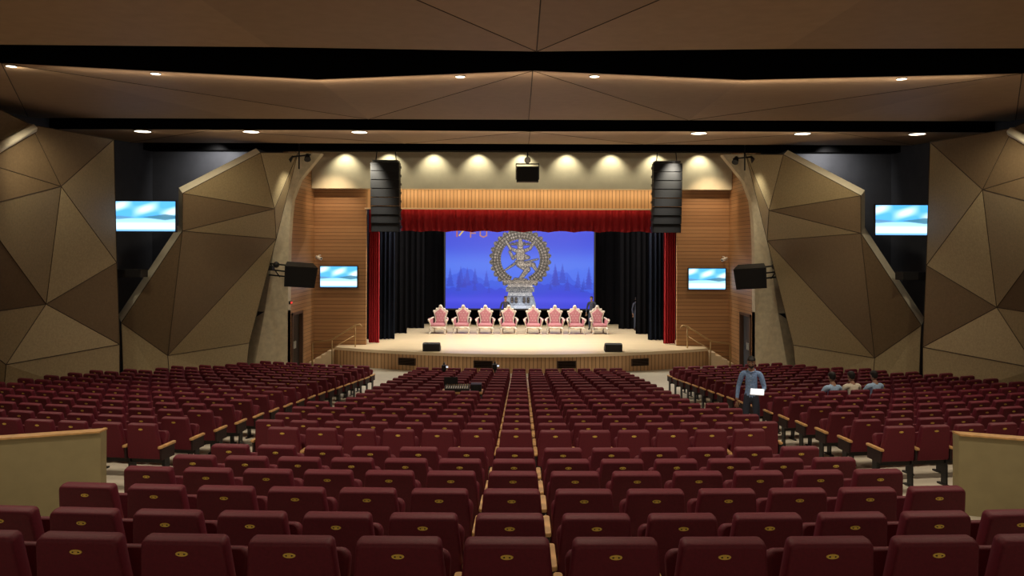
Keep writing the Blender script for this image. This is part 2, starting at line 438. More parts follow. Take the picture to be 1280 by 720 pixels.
# ------------------------------------------------------------------ curtains
def curtain(name, p0, p1, z0, z1, amp, waves, m, scallop=0.0, thick=0.02):
    n = waves*10; a = Vector((*p0, 0)); b = Vector((*p1, 0)); d = (b-a); nrm = Vector((-d.y, d.x, 0)).normalized()
    mb = MB(); bot = []; mid = []; tp = []
    for i in range(n+1):
        t = i/n; w = math.sin(t*waves*2*math.pi)
        q = a+d*t+nrm*amp*(w+0.3*math.sin(t*waves*1.37*2*math.pi+1))
        q2 = a+d*t+nrm*amp*0.45*w
        zb = z0+scallop*abs(math.sin(t*waves/4*math.pi))
        bot.append(mb.v((q.x, q.y, zb))); mid.append(mb.v((q.x, q.y, (z0+z1)/2))); tp.append(mb.v((q2.x, q2.y, z1)))
    for i in range(n):
        mb.f((bot[i], bot[i+1], mid[i+1], mid[i]), m, True); mb.f((mid[i], mid[i+1], tp[i+1], tp[i]), m, True)
    return mb.obj(name)
curtain('stage_valance', (-6.85, 35.95), (6.95, 35.95), 5.80, 6.9, 0.09, 48, M_red, 0.06)
curtain('stage_curtain', (-6.9, 36.15), (-6.42, 36.15), 0.80, 6.8, 0.07, 5, M_red)
curtain('stage_curtain', (6.42, 36.15), (6.95, 36.15), 0.80, 6.8, 0.07, 5, M_red)
for sg in (-1, 1):
    curtain('stage_leg_drape', (sg*7.4, 37.6), (sg*5.95, 37.6), 0.80, 7.6, 0.07, 7, M_bluecur)
    curtain('stage_leg_drape', (sg*7.6, 40.2), (sg*5.75, 40.2), 0.80, 7.6, 0.07, 7, M_blackcur)
    curtain('stage_leg_drape', (sg*8.0, 42.8), (sg*5.2, 42.8), 0.80, 7.6, 0.07, 9, M_blackcur)
curtain('stage_backdrop_drape', (-9.5, 45.4), (9.5, 45.4), 0.80, 8.6, 0.07, 40, M_blackcur)

# ------------------------------------------------------------------ painted screens (flat image surfaces)
def lin(c):
    c = np.asarray(c, float)/255.0
    return np.where(c <= 0.04045, c/12.92, ((c+0.055)/1.055)**2.4)
def image_surface(img, w, h, mat, name, parent, loc):
    H, Wd, _ = img.shape
    xs = np.linspace(-w/2, w/2, Wd); zs = np.linspace(h/2, -h/2, H)
    Xg, Zg = np.meshgrid(xs, zs)
    co = np.stack([Xg, np.zeros_like(Xg), Zg], -1).reshape(-1, 3)
    idx = np.arange(H*Wd).reshape(H, Wd)
    f = np.stack([idx[:-1, :-1], idx[1:, :-1], idx[1:, 1:], idx[:-1, 1:]], -1).reshape(-1, 4)
    me = bpy.data.meshes.new(name); me.from_pydata(co.tolist(), [], f.tolist())
    ca = me.color_attributes.new('Col', 'FLOAT_COLOR', 'POINT')
    rgba = np.ones((H*Wd, 4), np.float32); rgba[:, :3] = lin(img.reshape(-1, 3))
    ca.data.foreach_set('color', rgba.ravel())
    me.materials.append(mat)
    return place(name, me, loc, 0, parent)
SC = 3
Wp, Hp = 185, 99
yy, xx = np.mgrid[0:Hp*SC, 0:Wp*SC]/SC
rng = np.random.default_rng(3)
def mixc(img, col, a):
    img[...] = img*(1-a[..., None])+np.asarray(col, float)*a[..., None]
img = np.zeros((Hp*SC, Wp*SC, 3))
t = np.clip(yy/Hp, 0, 1)
img[...] = (1-t)[..., None]*np.array([30, 56, 208.])+t[..., None]*np.array([52, 78, 222.])
hz = np.exp(-((yy-46)/20)**2)*0.55
mixc(img, (100, 152, 248), hz)
for base, amp, col, al in ((50, 9, (66, 108, 232), .8), (60, 8, (44, 84, 218), .85), (72, 5, (36, 64, 205), .9)):
    ln = base+amp*np.sin(xx/17+base)+amp*.5*np.sin(xx/6.5+base*2)+1.2*np.sin(xx/1.9)
    mixc(img, col, np.clip((yy-ln)*1.5, 0, 1)*al)
def tree(cx, top, bot, wd, col, al):
    tt = np.clip((yy-top)/(bot-top), 0, 1); saw = 0.65+0.35*((yy-top) % 4)/4
    mixc(img, col, (np.clip((wd*tt*saw-np.abs(xx-cx))*1.5, 0, 1)*((yy > top) & (yy < bot)))*al)
for i in range(36):
    cx = rng.uniform(0, 185)
    if 55 < cx < 130: continue
    side_h = rng.uniform(12, 30)
    b = rng.uniform(66, 80); tree(cx, b-side_h, b, side_h*.24, (26+rng.uniform(0, 20), 54, 180), .55)
lnf = 74+3*np.sin(xx/13)
mixc(img, (50, 56, 212), np.clip((yy-lnf)/12, 0, 1)*.8)
mixc(img, (80, 84, 232), np.exp(-((yy-88)/5)**2)*.5)
# bronze statue
nz = rng.normal(0, 1, (Hp*SC//2+1, Wp*SC//2+1)).repeat(2, 0).repeat(2, 1)[:Hp*SC, :Wp*SC]
nzz = (nz+np.roll(nz, 1, 0)+np.roll(nz, 1, 1))/3
def bronze(a, shade=1.0):
    c = np.stack([122*shade+46*nzz, 112*shade+42*nzz, 102*shade+38*nzz], -1)
    img[...] = img*(1-a[..., None])+np.clip(c, 8, 255)*a[..., None]
def cap(p, q, r0, r1, shade=1.0):
    p = np.array(p, float); q = np.array(q, float); d = q-p
    tt = np.clip(((xx-p[0])*d[0]+(yy-p[1])*d[1])/max(d@d, 1e-6), 0, 1)
    dist = np.hypot(xx-p[0]-tt*d[0], yy-p[1]-tt*d[1]); r = r0+(r1-r0)*tt
    mixc(img, (36, 34, 56), np.clip((r+0.8-dist)*1.6, 0, 1)*.7)
    bronze(np.clip((r-dist)*2, 0, 1), shade)
cx0, cy0 = 93, 37
rr = np.hypot(xx-cx0, (yy-cy0)); an = np.arctan2(yy-cy0, xx-cx0)
low = (an > 1.15) & (an < 2.0)   # ring opens at the pedestal
flame = 35.5+3.5*np.abs(np.sin(an*14))
ring = np.clip((flame-rr)*1.5, 0, 1)*np.clip((rr-24.0)*1.5, 0, 1)*(~low)
mixc(img, (34, 30, 44), ring)
bead = 0.5+0.65*np.abs(np.sin(an*26))*np.where((rr > 26.5) & (rr < 34), 1, .7)
grooves = np.where(np.abs(rr-26.5) < .6, .35, 1)*np.where(np.abs(rr-30) < .5, .45, 1)*np.where(np.abs(rr-33.8) < .6, .35, 1)
bronze(ring*.92, 1.0); img[...] = np.where((ring > .3)[..., None], img*np.clip(bead*grooves, .25, 1.2)[..., None], img)
# inside the ring stays the blue backdrop
for k in range(-4, 5):            # flying hair
    cap((93, 19), (93+k*5.2, 15+abs(k)*1.1), .8, .6, .8)
cap((93, 29), (81, 24), 2.4, 1.8, 1.1); cap((81, 24), (75, 15), 1.7, 1.4, 1.1)
cap((93, 29), (105, 24), 2.4, 1.8, 1.1); cap((105, 24), (111, 15), 1.7, 1.4, 1.1)
cap((93, 30), (84, 36), 2.3, 1.8); cap((84, 36), (80, 28), 1.8, 1.6)
cap((93, 30), (103, 35), 2.3, 1.9); cap((103, 35), (88, 40), 1.9, 1.6)
cap((93, 28), (93, 42), 5.4, 4.2, 1.15)
cap((93, 20), (93, 21), 4.2, 3.6, 1.25); cap((93, 12), (93, 18), 1.6, 3.4, 1.1)
cap((92, 43), (102, 50), 4.2, 3.4, 1.05); cap((102, 50), (93, 62), 3.2, 2.2, 1.0)
cap((93, 43), (109, 44), 3.8, 2.8, 1.1); cap((109, 44), (113, 51), 2.4, 1.7, 1.1)
cap((86, 43), (74, 51), 1.6, .8, .9); cap((100, 41), (115, 37), 1.5, .8, .9)
cap((87, 63), (100, 64), 2.6, 2.6, .9)
# pedestal
for y0, y1, w0, w1, sh in ((63, 68, 24, 20, 1.0), (68, 72, 15, 17, 1.25), (72, 78, 18, 18, .8), (78, 83, 15, 16, 1.3), (83, 94, 17, 20, .8), (94, 99, 20, 20, 1.4)):
    tt = np.clip((yy-y0)/(y1-y0), 0, 1); ww = w0+(w1-w0)*tt
    a = np.clip((ww-np.abs(xx-93))*1.5, 0, 1)*((yy >= y0) & (yy < y1))
    bronze(a, sh)
    mixc(img, (190, 215, 250), a*np.clip((yy-66)/45, 0, .5))
    mixc(img, (40, 40, 60), a*(np.abs(yy-y0) < .6)*.8)
for k in (-2, -1, 1, 2): cap((93+k*5, 86), (93+k*5, 90), 1.6, 1.8, .5)
mixc(img, (225, 232, 250), np.clip((8-np.hypot(xx-93, (yy-97)*1.4)), 0, 1)*.4)
# clipped golden lettering at top left, mostly hidden by the valance
def bar(x0, y0, x1, y1, w=1.0, col=(180, 110, 90)):
    p = np.array((x0, y0), float); d = np.array((x1-x0, y1-y0), float)
    tt = np.clip(((xx-p[0])*d[0]+(yy-p[1])*d[1])/(d@d), 0, 1)
    dist = np.hypot(xx-p[0]-tt*d[0], yy-p[1]-tt*d[1])
    mixc(img, col, np.clip((w-dist)*2, 0, 1))
bar(14, 0, 14, 9, 1.1, (180, 80, 60)); bar(14, 1, 22, 2, 1.1, (215, 180, 90)); bar(22, 2, 17, 8, 1.1, (215, 180, 90)); bar(22, 2, 26, 0, 1, (220, 220, 240))
bar(31, 0, 31, 10); bar(31, 5, 37, 5); bar(31, 0, 38, 0)
bar(43, 0, 43, 8); bar(43, 8, 47, 10); bar(47, 10, 51, 8); bar(51, 8, 51, 0)
scr = empty('projection_screen', (-0.1, 44.0, 3.95))
image_surface(np.clip(img, 0, 255), 8.14, 4.36, M_projscreen, 'screen_image', scr, (0, -0.06, 0))
mb = MB()
mb.box((0, 0.03, 0), (8.3, 0.12, 4.5), M_plastic)
mb.box((0, -0.03, -2.22), (8.3, 0.1, 0.08), M_plastic); mb.box((0, -0.03, 2.22), (8.3, 0.1, 0.08), M_plastic)
for sg in (-1, 1):
    mb.box((sg*4.12, -0.03, 0), (0.07, 0.1, 4.5), M_plastic)
    mb.box((sg*3.0, 0.15, -2.69), (0.1, 0.1, 0.94), M_plastic); mb.box((sg*3.0, 0.15, -3.145), (0.1, 0.9, 0.04), M_plastic)
mb.obj('screen_frame', scr)

Ht, Wt = 54, 100
ty, tx = np.mgrid[0:Ht, 0:Wt].astype(float); ty /= Ht; tx /= Wt
tv = np.zeros((Ht, Wt, 3)); tv[...] = np.array([84, 176, 250.])
def mt(col, a): tv[...] = tv*(1-a[..., None])+np.array(col, float)*a[..., None]
cl = np.clip(np.sin(tx*7+1.2)*np.sin(ty*9+tx*5)+.15, 0, 1)*(ty < .55); mt((240, 248, 255), cl*.85)
mt((165, 220, 252), np.clip((ty-.54)*30, 0, 1)); mt((232, 247, 255), np.clip((ty-.66)*14, 0, 1)*.85)
isl = np.clip(1-(np.abs(tx-.82)*2.2+np.abs(ty-.52)*9), 0, 1); mt((60, 110, 130), np.clip(isl*4, 0, 1)*.8)
isl = np.clip(1-(np.abs(tx-.05)*3+np.abs(ty-.53)*14), 0, 1); mt((90, 130, 160), np.clip(isl*4, 0, 1)*.7)
mt((90, 165, 235), np.clip((ty-.9)*20, 0, 1)*.8)
def television(x, y, z, w, h, rz, back):
    e0 = empty('wall_television', (x, y, z), rz)
    image_surface(tv, w-0.06, h-0.06, M_tvimg, 'display', e0, (0, -0.032, 0))
    mb = MB(); mb.box((0, 0.02, 0), (w, 0.09, h), M_plastic)
    for s in (-1, 1):
        mb.box((s*(w/2-0.012), -0.03, 0), (0.024, 0.02, h), M_plastic); mb.box((0, -0.03, s*(h/2-0.012)), (w, 0.02, 0.024), M_plastic)
    mb.box((0, 0.07, 0), (w*.4, 0.04, h*.5), M_metal)
    if back > 0.15: mb.tube([(0, 0.1, 0), (0, back, 0)], 0.05, M_metal)
    mb.obj('housing', e0)
television(-12.12, 25.8, 6.08, 1.98, 1.02, 0, 1.2)
television(12.36, 25.8, 6.04, 1.98, 1.02, 0, 1.2)
television(-8.08, 35.38, 3.80, 1.68, 0.97, 0, 0.1)
television(8.2, 35.38, 3.76, 1.68, 0.97, 0, 0.1)

# ------------------------------------------------------------------ ceiling
def ceiling_panel(name, near, far, mid=None):
    """near/far lists of (x,y,z)"""
    mb = MB(); ed = []
    rowsv = [near]+([mid] if mid else [])+[far]
    mats = [M_ceil, M_ceil2]
    for r, (A, B) in enumerate(zip(rowsv, rowsv[1:])):
        for i in range(len(A)-1):
            if (i+r) % 2 == 0:
                mb.poly([A[i], A[i+1], B[i]], mats[i % 2]); mb.poly([A[i+1], B[i+1], B[i]], mats[(i+1) % 2]); ed.append((A[i+1], B[i]))
            else:
                mb.poly([A[i], A[i+1], B[i+1]], mats[i % 2]); mb.poly([A[i], B[i+1], B[i]], mats[(i+1) % 2]); ed.append((A[i], B[i+1]))
            ed.append((A[i], B[i])) if i in (3,) else None
    for a, b in ed: mb.tube([a, b], 0.010, M_seam, 4, False)
    return mb
XA = [-14.8, -9.5, -4.4, 0.25, 4.6, 9.6, 14.8]
A0 = [(x, -3.0, 8.25) for x in XA]
A1 = [(x, 5.0, z) for x, z in zip(XA, (8.6, 8.5, 8.25, 8.45, 8.25, 8.5, 8.6))]
A2 = [(x, 14.0, z) for x, z in zip(XA, (8.66, 8.63, 8.60, 8.54, 8.60, 8.63, 8.66))]
mb = ceiling_panel('c', A0, A2, A1)
for a, b in zip(A2, A2[1:]): mb.poly([a, b, (b[0], b[1], 9.9), (a[0], a[1], 9.9)], M_black)
mb.obj('ceiling_acoustic_panel')
zB = (8.62, 8.58, 8.29, 8.47, 8.31, 8.45, 8.5)
XB = (-14.8, -9.9, -3.9, 0.2, 4.2, 9.5, 14.8)
B0 = [(x, 15.2, z) for x, z in zip(XB, zB)]
B2 = [(x, 24.0, 8.95) for x in (-14.8, -8.5, -4.6, 0.2, 5.0, 9.0, 14.8)]
mb = ceiling_panel('c', B0, B2)
for a, b in zip(B0, B0[1:]): mb.poly([a, b, (b[0], b[1], 9.6), (a[0], a[1], 9.6)], M_black)
mb.obj('ceiling_acoustic_panel')
C0 = [(x, 24.7, z) for x, z in zip(XA, (8.72, 8.72, 8.72, 8.70, 8.72, 8.72, 8.72))]
C2 = [(x, 30.0, 9.0) for x in XA]
mb = ceiling_panel('c', C0, C2)
for a, b in zip(C0, C0[1:]): mb.poly([a, b, (b[0], b[1], 9.6), (a[0], a[1], 9.6)], M_black)
mb.obj('ceiling_acoustic_panel')
mb = MB(); mb.box((0, 31.1, 9.22), (29.2, 0.5, 0.75), M_black); mb.obj('ceiling_beam')
mb = MB(); mb.box((0, 16.5, 9.95), (30, 39.5, 0.1), M_black); mb.box((0, 33.4, 9.6), (18.4, 3.6, 0.1), M_navy); mb.box((0, 41, 9.65), (21, 10.6, 0.1), M_black); mb.obj('ceiling')

def spot(name, loc, target, power, ang, blend=0.6, size=0.08, col=(1.0, 0.83, 0.62)):
    l = bpy.data.lights.new(name, 'SPOT'); l.energy = power; l.spot_size = math.radians(ang); l.spot_blend = blend
    l.shadow_soft_size = size; l.color = col
    o = bpy.data.objects.new(name, l); scene.collection.objects.link(o); o.location = loc
    o.rotation_euler = (Vector(target)-Vector(loc)).to_track_quat('-Z', 'Y').to_euler()
    return o
def area(name, loc, target, power, sx, sy, col=(1.0, 0.85, 0.66)):
    l = bpy.data.lights.new(name, 'AREA'); l.shape = 'RECTANGLE'; l.size = sx; l.size_y = sy; l.energy = power; l.color = col
    o = bpy.data.objects.new(name, l); scene.collection.objects.link(o); o.location = loc
    o.rotation_euler = (Vector(target)-Vector(loc)).to_track_quat('-Z', 'Y').to_euler()
    return o
def edge_lamp(x, y, z, r, power):
    """small recessed lamp at the near lip of a ceiling panel, glowing on the panel beside it"""
    mb = MB()
    ring = lambda rr, zz: [(rr*math.cos(a), rr*math.sin(a), zz) for a in [2*math.pi*k/20 for k in range(20)]]
    mb.loft([ring(r, 0.05), ring(r, -0.01), ring(r*.93, -0.02)], M_seam, cap=False)
    mb.f([mb.v(p) for p in ring(r*.93, -0.018)], M_lamp)
    mb.obj('ceiling_downlight', loc=(x, y, z))
    if power: spot('downlight_glow', (x, y+0.05, z-0.16), (x, y+1.1, z+0.15), power, 150, 1.0, 0.04, (1, .88, .66))
def zlip(x):
    return float(np.interp(x, XB, zB))
for x, pw in ((-9.9, 8), (-7.1, 3.5), (-1.2, 3), (1.4, 3), (7.35, 4)):
    edge_lamp(x, 15.5, zlip(x)+0.02, 0.10, pw)
for x in (-11.9, -8.5, -5.1, 5.55, 8.8, 12.4):
    edge_lamp(x, 25.1, 8.73, 0.26, 7)
# house lights (beams come from the downlights)
for x in (-10.1, -5.5, 0, 5.5, 10.1):
    spot('aisle_floor_fill', (x, 15.0, 8.2), (x*0.95, 14.0, 1.0), 580, 120, 0.8, 0.22)
for x in (-8.5, -3, 3, 8.8):
    spot('aisle_floor_fill', (x, 24.4, 8.5), (x*0.9, 24.0, 0.0), 560, 115, 0.8, 0.22)
for x in (-5, 0, 5):
    spot('aisle_floor_fill', (x, 7.6, 8.1), (x, 7.7, 2.0), 500, 125, 0.8, 0.15)
for x in (-5.5, 5.5):  # added spots without fixtures, to brighten the aisle floor near the stage
    spot('aisle_floor_fill', (x, 30.5, 8.6), (x*1.05, 30.2, 0.0), 1300, 55, 0.9, 0.15, (1, .94, .82))
# added unseen fill strips that brighten the undersides of the ceiling panels
area('ceiling_fill', (0, -1.5, 7.0), (0, 9.0, 8.6), 85, 20, 0.15, (1, .82, .60))
area('ceiling_fill', (0, 15.3, 8.12), (0, 20.0, 9.0), 75, 18, 0.08, (1, .82, .60))
area('ceiling_fill', (0, 24.85, 8.5), (0, 28.0, 9.1), 42, 20, 0.08, (1, .82, .60))
# wall washers
for sg in (-1, 1):
    spot('wall_washer', (sg*11.6, 19.6, 8.3), (sg*13.2, 22.4, 5.2), 210, 90, 0.9, 0.08, (1, .86, .60))
    spot('wall_washer', (sg*9.0, 24.4, 8.5), (sg*10.6, 28.3, 5.5), 260, 80, 0.9, 0.1, (1, .86, .60))
    spot('wall_washer', (sg*11.6, 30.45, 8.8), (sg*11.9, 31.7, 8.1), 150, 130, 0.8, 0.04, (1, .94, .80))
    spot('wall_washer', (sg*8.3, 29.9, 8.6), (sg*9.6, 31.2, 4.0), 220, 60, 0.9, 0.1, (1, .9, .68))
    spot('timber_wall_light', (sg*8.0, 33.2, 8.9), (sg*8.3, 35.5, 6.0), 380, 70, 1.0, 0.1, (1, .74, .46))
# scallop downlights over the bulkhead
for i in range(9):
    x = -7.7+i*1.93
    spot('bulkhead_downlight', (x, 34.4, 9.38), (x, 34.93, 8.2), 90, 98, 0.8, 0.03, (1, .90, .64))
area('valance_light', (0, 35.0, 7.6), (0, 35.5, 7.0), 60, 13.4, 0.08, (1, .74, .42))
# stage lighting
area('stage_light_bar', (0, 37.0, 7.9), (0, 38.5, 0.8), 1150, 12, 0.8, (1, .93, .76))
area('stage_light_bar', (0, 41.5, 7.9), (0, 40.0, 0.8), 340, 10, 0.8, (1, .93, .78))
for x in (-6, -2, 2, 6):
    spot('stage_front_light', (x, 30.6, 8.75), (x*.7, 35.2, 0.8), 950, 50, 0.9, 0.15, (1, .92, .72))

# ------------------------------------------------------------------ flown loudspeakers etc.
for sg, x0 in ((-1, -5.33), (1, 5.68)):
    mb = MB(); y0 = 31.4; z = 8.42
    mb.box((0, 0, z+0.06-5), (1.0, 0.55, 0.06), M_metal)
    for k in range(8):
        tilt = math.radians(0.4+k*0.7)
        mb.M = Matrix.Translation((0, 0.012*k*k*.35, z-0.17-k*0.335-5))@Matrix.Rotation(tilt, 4, 'X')
        prof = [(-.56, -.3), (.56, -.3), (.56, .1), (.4, .3), (-.4, .3), (-.56, .1)]
        mb.loft([[(p[0], p[1], -0.163) for p in prof], [(p[0], p[1], 0.163) for p in prof]], M_plastic, sm=False)
        mb.box((0, -0.305, 0), (1.04, 0.02, 0.30), M_grille)
        mb.box((0.575, 0, 0), (0.02, 0.3, 0.1), M_metal); mb.box((-0.575, 0, 0), (0.02, 0.3, 0.1), M_metal)
        mb.M = Matrix.Identity(4)
    for xx_ in (-.4, .4): mb.tube([(xx_, 0, z-4.9), (xx_*.7, 0, 4.6)], 0.02, M_metal, 6)
    mb.obj('line_array_loudspeaker', loc=(x0, y0, 5))
mb = MB()
mb.box((0, 0, 0), (0.86, 0.5, 0.6), M_plastic); mb.box((0, -0.26, 0), (0.8, 0.02, 0.54), M_grille)
for s in (-1, 1): mb.box((s*.45, 0, 0.1), (0.03, 0.12, 0.6), M_metal)
mb.box((0, 0, .42), (0.93, 0.12, 0.04), M_metal); mb.tube([(0, 0, .42), (0, 0, 1.4)], 0.03, M_metal)
mb.ell((0, -0.1, 0.56), (0.13, 0.13, 0.13), M_white)
mb.obj('center_fill_loudspeaker', loc=(0.22, 31.6, 8.0))
for sg in (-1, 1):
    # side fill cabinet on a truss arm
    mb = MB()
    mb.M = Matrix.Rotation(math.radians(12), 4, 'X')@Matrix.Rotation(sg*math.radians(-9), 4, 'Y')@Matrix.Rotation(sg*math.radians(-20), 4, 'Z')
    prof = [(-.6, -.3), (.6, -.3), (.48, .35), (-.48, .35)]
    mb.loft([[(p[0]*.93, p[1], -0.40) for p in prof], [(p[0], p[1], 0.40) for p in prof]], M_plastic, sm=False)
    mb.box((0, -0.31, 0), (1.05, 0.02, 0.72), M_grille)
    mb.M = Matrix.Identity(4)
    for dz in (0.08, -0.12, 0.32): mb.tube([(sg*0.2, 0.35, dz), (sg*1.35, 0.6, dz+.1)], 0.03, M_metal)
    mb.tube([(sg*.9, .5, -.1), (sg*1.3, .6, .4)], 0.025, M_metal)
    mb.ell((sg*.95, .2, .38), (.12, .12, .12), M_plastic); mb.box((sg*1.2, .35, .25), (.2, .3, .18), M_plastic)
    mb.obj('side_fill_loudspeaker', loc=(sg*8.55+.15, 30.3, 4.05))
    mb = MB()
    mb.tube([(0, 0, 0.1), (0, 0.35, 0.1)], 0.02, M_white); mb.tube([(0, 0, .1), (0, 0, 0)], .02, M_white)
    mb.tube([(-.14*sg, -.14, -.05), (.12*sg, .1, .02)], [.07, .075], M_white, 12); mb.box((-.15*sg, -.15, -.05), (.06, .03, .06), M_plastic)
    mb.obj('security_camera', loc=(sg*8.9, 35.1, 4.65))
    mb = MB()
    mb.tube([(0, 0, 0), (0, 0, -1.0)], .03, M_metal); mb.tube([(-.45, 0, -.55), (.45, 0, -.45)], .03, M_metal)
    mb.tube([(-.4, -.1, -.7), (-.3, .05, -.5)], [.13, .08], M_plastic, 12); mb.tube([(.35, -.1, -.65), (.3, .05, -.45)], [.13, .08], M_plastic, 12)
    mb.obj('hanging_stage_lantern', loc=(sg*8.55, 30.7, 9.1))
    # niche loudspeaker
    mb = MB(); mb.box((0, 0, 0), (.75, .5, .26), M_plastic); mb.box((0, -.26, 0), (.7, .02, .22), M_grille)
    mb.box((0, .3, .0), (.12, .3, .1), M_metal); mb.tube([(0, .4, 0), (0, 1.8, 0)], .04, M_metal)
    mb.obj('surround_loudspeaker', loc=(sg*12.45, 25.6, 4.25))
    # wedge monitors
    mb = MB(); pr = [(-.25, 0), (.28, 0), (.28, .12), (-.05, .34), (-.25, .30)]
    mb.loft([[(-.36, p[0], p[1]) for p in pr], [(.36, p[0], p[1]) for p in pr]], M_plastic, sm=False)
    mb.M = Matrix.Translation((0, .125, .245))@Matrix.Rotation(math.radians(-33.7), 4, 'X'); mb.box((0, 0, 0), (.64, .34, .02), M_grille); mb.M = Matrix.Identity(4)
    mb.obj('stage_monitor_wedge', loc=(-3.75 if sg < 0 else 3.85, 33.55, 0.785))

# ------------------------------------------------------------------ thrones
def throne_mesh():
    mb = MB()
    half = [(.30, .42), (.27, .60), (.29, .80), (.35, .98), (.37, 1.06), (.34, 1.13), (.27, 1.15), (.22, 1.22), (.13, 1.25), (.09, 1.32), (.04, 1.36), (0, 1.40)]
    out = half+[(-x, z) for x, z in half[::-1][1:]]
    mb.M = Matrix.Translation((0, .30, 0))@Matrix.Rotation(math.radians(-6), 4, 'X')
    mb.plate(out, [(.05, .95), (.04, 1.0), (-.03, 1.0), (-.045, .95)], M_silver)
    inn = [(x*.76, .50+(z-.45)*.78) for x, z in out]
    mb.plate(inn, [(-.045, 1.0), (-.085, .96), (-.10, .82)], M_pink)
    for j in range(4):
        for i in range(-1, 2): mb.ell(((i+(j % 2)*.5-.25)*.15, -.105, .62+j*.13), (.016, .01, .016), M_silver, 8, 5)
    for s in (-1, 1):
        mb.ell((s*.34, -.03, 1.08), (.06, .05, .06), M_silver); mb.ell((s*.2, -.03, 1.2), (.05, .04, .05), M_silver)
    mb.ell((0, -.05, 1.34), (.09, .05, .08), M_silver)
    mb.M = Matrix.Identity(4)
    # seat
    seat = rrect(.36, .33, -.32, .30, .07, 4)
    mb.loft([[(x, y, z) for x, y in seat] for z in (.28, .36)], M_silver)
    mb.loft([[(x*k, y*k, z) for x, y in seat] for z, k in ((.36, .97), (.44, 1.0), (.49, .94), (.51, .8))], M_pink)
    mb.ell((0, -.33, .29), (.14, .04, .07), M_silver)
    for s in (-1, 1):
        # cabriole legs
        mb.tube([(s*.33, -.29, .32), (s*.39, -.35, .24), (s*.36, -.33, .12), (s*.38, -.37, .03), (s*.39, -.39, 0)], [.06, .055, .035, .03, .045], M_silver)
        mb.tube([(s*.28, .28, .32), (s*.30, .33, .15), (s*.31, .40, 0)], [.05, .035, .035], M_silver)
        # arms with scrolls
        mb.tube([(s*.33, .27, .78), (s*.42, .15, .74), (s*.46, -.10, .68), (s*.46, -.28, .70), (s*.44, -.33, .64), (s*.44, -.27, .60)], [.035, .04, .045, .055, .05, .03], M_silver)
        mb.tube([(s*.46, .05, .72), (s*.47, -.12, .715), (s*.46, -.2, .72)], [.03, .055, .03], M_pink)
        mb.tube([(s*.45, -.25, .64), (s*.42, -.18, .52), (s*.37, -.22, .36)], [.04, .03, .05], M_silver)
        mb.poly([(s*.37, -.15, .36), (s*.33, .28, .36), (s*.35, .26, .74), (s*.45, -.12, .67)], M_pink)
    return mb.mesh('ornate_throne')
TM = throne_mesh()
for i, x in enumerate((-4.16, -2.99, -1.82, -0.65, 0.61, 1.70, 2.75, 3.92)):
    place('ornate_throne', TM, (x, 40.4+0.05*(i % 2), 0.785), math.radians((-6, -3, 2, 0, 0, -2, 4, 7)[i]))

# ------------------------------------------------------------------ parapets by the cross aisle
for sg in (-1, 1):
    mb = MB(); pts = [(5.2, 9.9), (6.1, 9.55), (10.0, 8.1), (13.2, 6.95)]
    xo = 0.22 if sg > 0 else 0
    for (a, b) in zip(pts, pts[1:]):
        z1, m = 2.80, M_parapet
        A = [(sg*(a[0]+xo), a[1], 1.6), (sg*(b[0]+xo), b[1], 1.6), (sg*(b[0]+xo), b[1]+.14, 1.6), (sg*(a[0]+xo), a[1]+.14, 1.6)]
        mb.loft([A, [(p[0], p[1], z1) for p in A]], m, sm=False)
        mb.loft([[(p[0], p[1]+(.02 if i > 1 else -.03), z1) for i, p in enumerate(A)], [(p[0], p[1]+(.02 if i > 1 else -.03), z1+.02) for i, p in enumerate(A)]], M_arm, sm=False)
    mb.obj('aisle_parapet')

# ------------------------------------------------------------------ control desk and camera tripods
zr = 2.61-0.096*19.5
mb = MB()
mb.box((0, 0, .84), (1.0, .5, .04), M_arm)
for sx in (-1, 1):
    for sy in (-1, 1): mb.tube([(sx*.46, sy*.21, 0), (sx*.46, sy*.21, .82)], .02, M_metal)
mb.box((0, .1, .45), (.9, .02, .5), M_metal)
mb.M = Matrix.Translation((-.12, -.02, .93))@Matrix.Rotation(math.radians(10), 4, 'X'); mb.box((0, 0, 0), (.6, .36, .08), M_plastic)
for i in range(10): mb.box((-.25+i*.055, -.08, .045), (.012, .14, .012), M_white)
for i in range(10):
    for j in range(3): mb.ell((-.25+i*.055, .04+j*.04, .05), (.01, .01, .01), M_rail, 6, 4)
mb.M = Matrix.Identity(4)
mb.box((.34, 0, .95), (.26, .3, .17), M_metal); mb.box((.34, -.155, .95), (.22, .01, .12), M_grille)
mb.box((-.3, .2, 1.05), (.34, .02, .22), M_plastic)
mb.obj('sound_mixing_desk', loc=(seat_xy(19.5, CX-2.5*P)[0]+.03, 19.62, zr), rz=0)
def tripod(x, d0, h):
    z = max(0, 2.61-.096*d0); mb = MB()
    for k in range(3):
        a = math.radians(90+120*k); mb.tube([(.02*math.cos(a), .02*math.sin(a), h-.25), (.17*math.cos(a), .11*math.sin(a), 0)], [.018, .012], M_metal)
    mb.tube([(0, 0, h-.4), (0, 0, h-.05)], .018, M_metal); mb.ell((0, 0, h-.04), (.05, .05, .04), M_plastic)
    mb.tube([(0, 0, h-.05), (.1, -.25, h-.15)], .01, M_metal)
    mb.box((0, 0, h+.07), (.14, .28, .15), M_plastic); mb.tube([(0, .14, h+.07), (0, .26, h+.07)], [.055, .065], M_metal, 12)
    mb.tube([(0, -.1, h+.2), (0, .15, h+.2)], .025, M_plastic); mb.tube([(0, 0, h+.14), (0, 0, h+.2)], .015, M_plastic); mb.box((.1, -.08, h+.1), (.07, .015, .05), M_paper)
    mb.obj('video_camera_tripod', loc=(x, d0+.47, z))
tripod(-.85, 25.5, 1.02); tripod(-2.5, 25.5, .98)
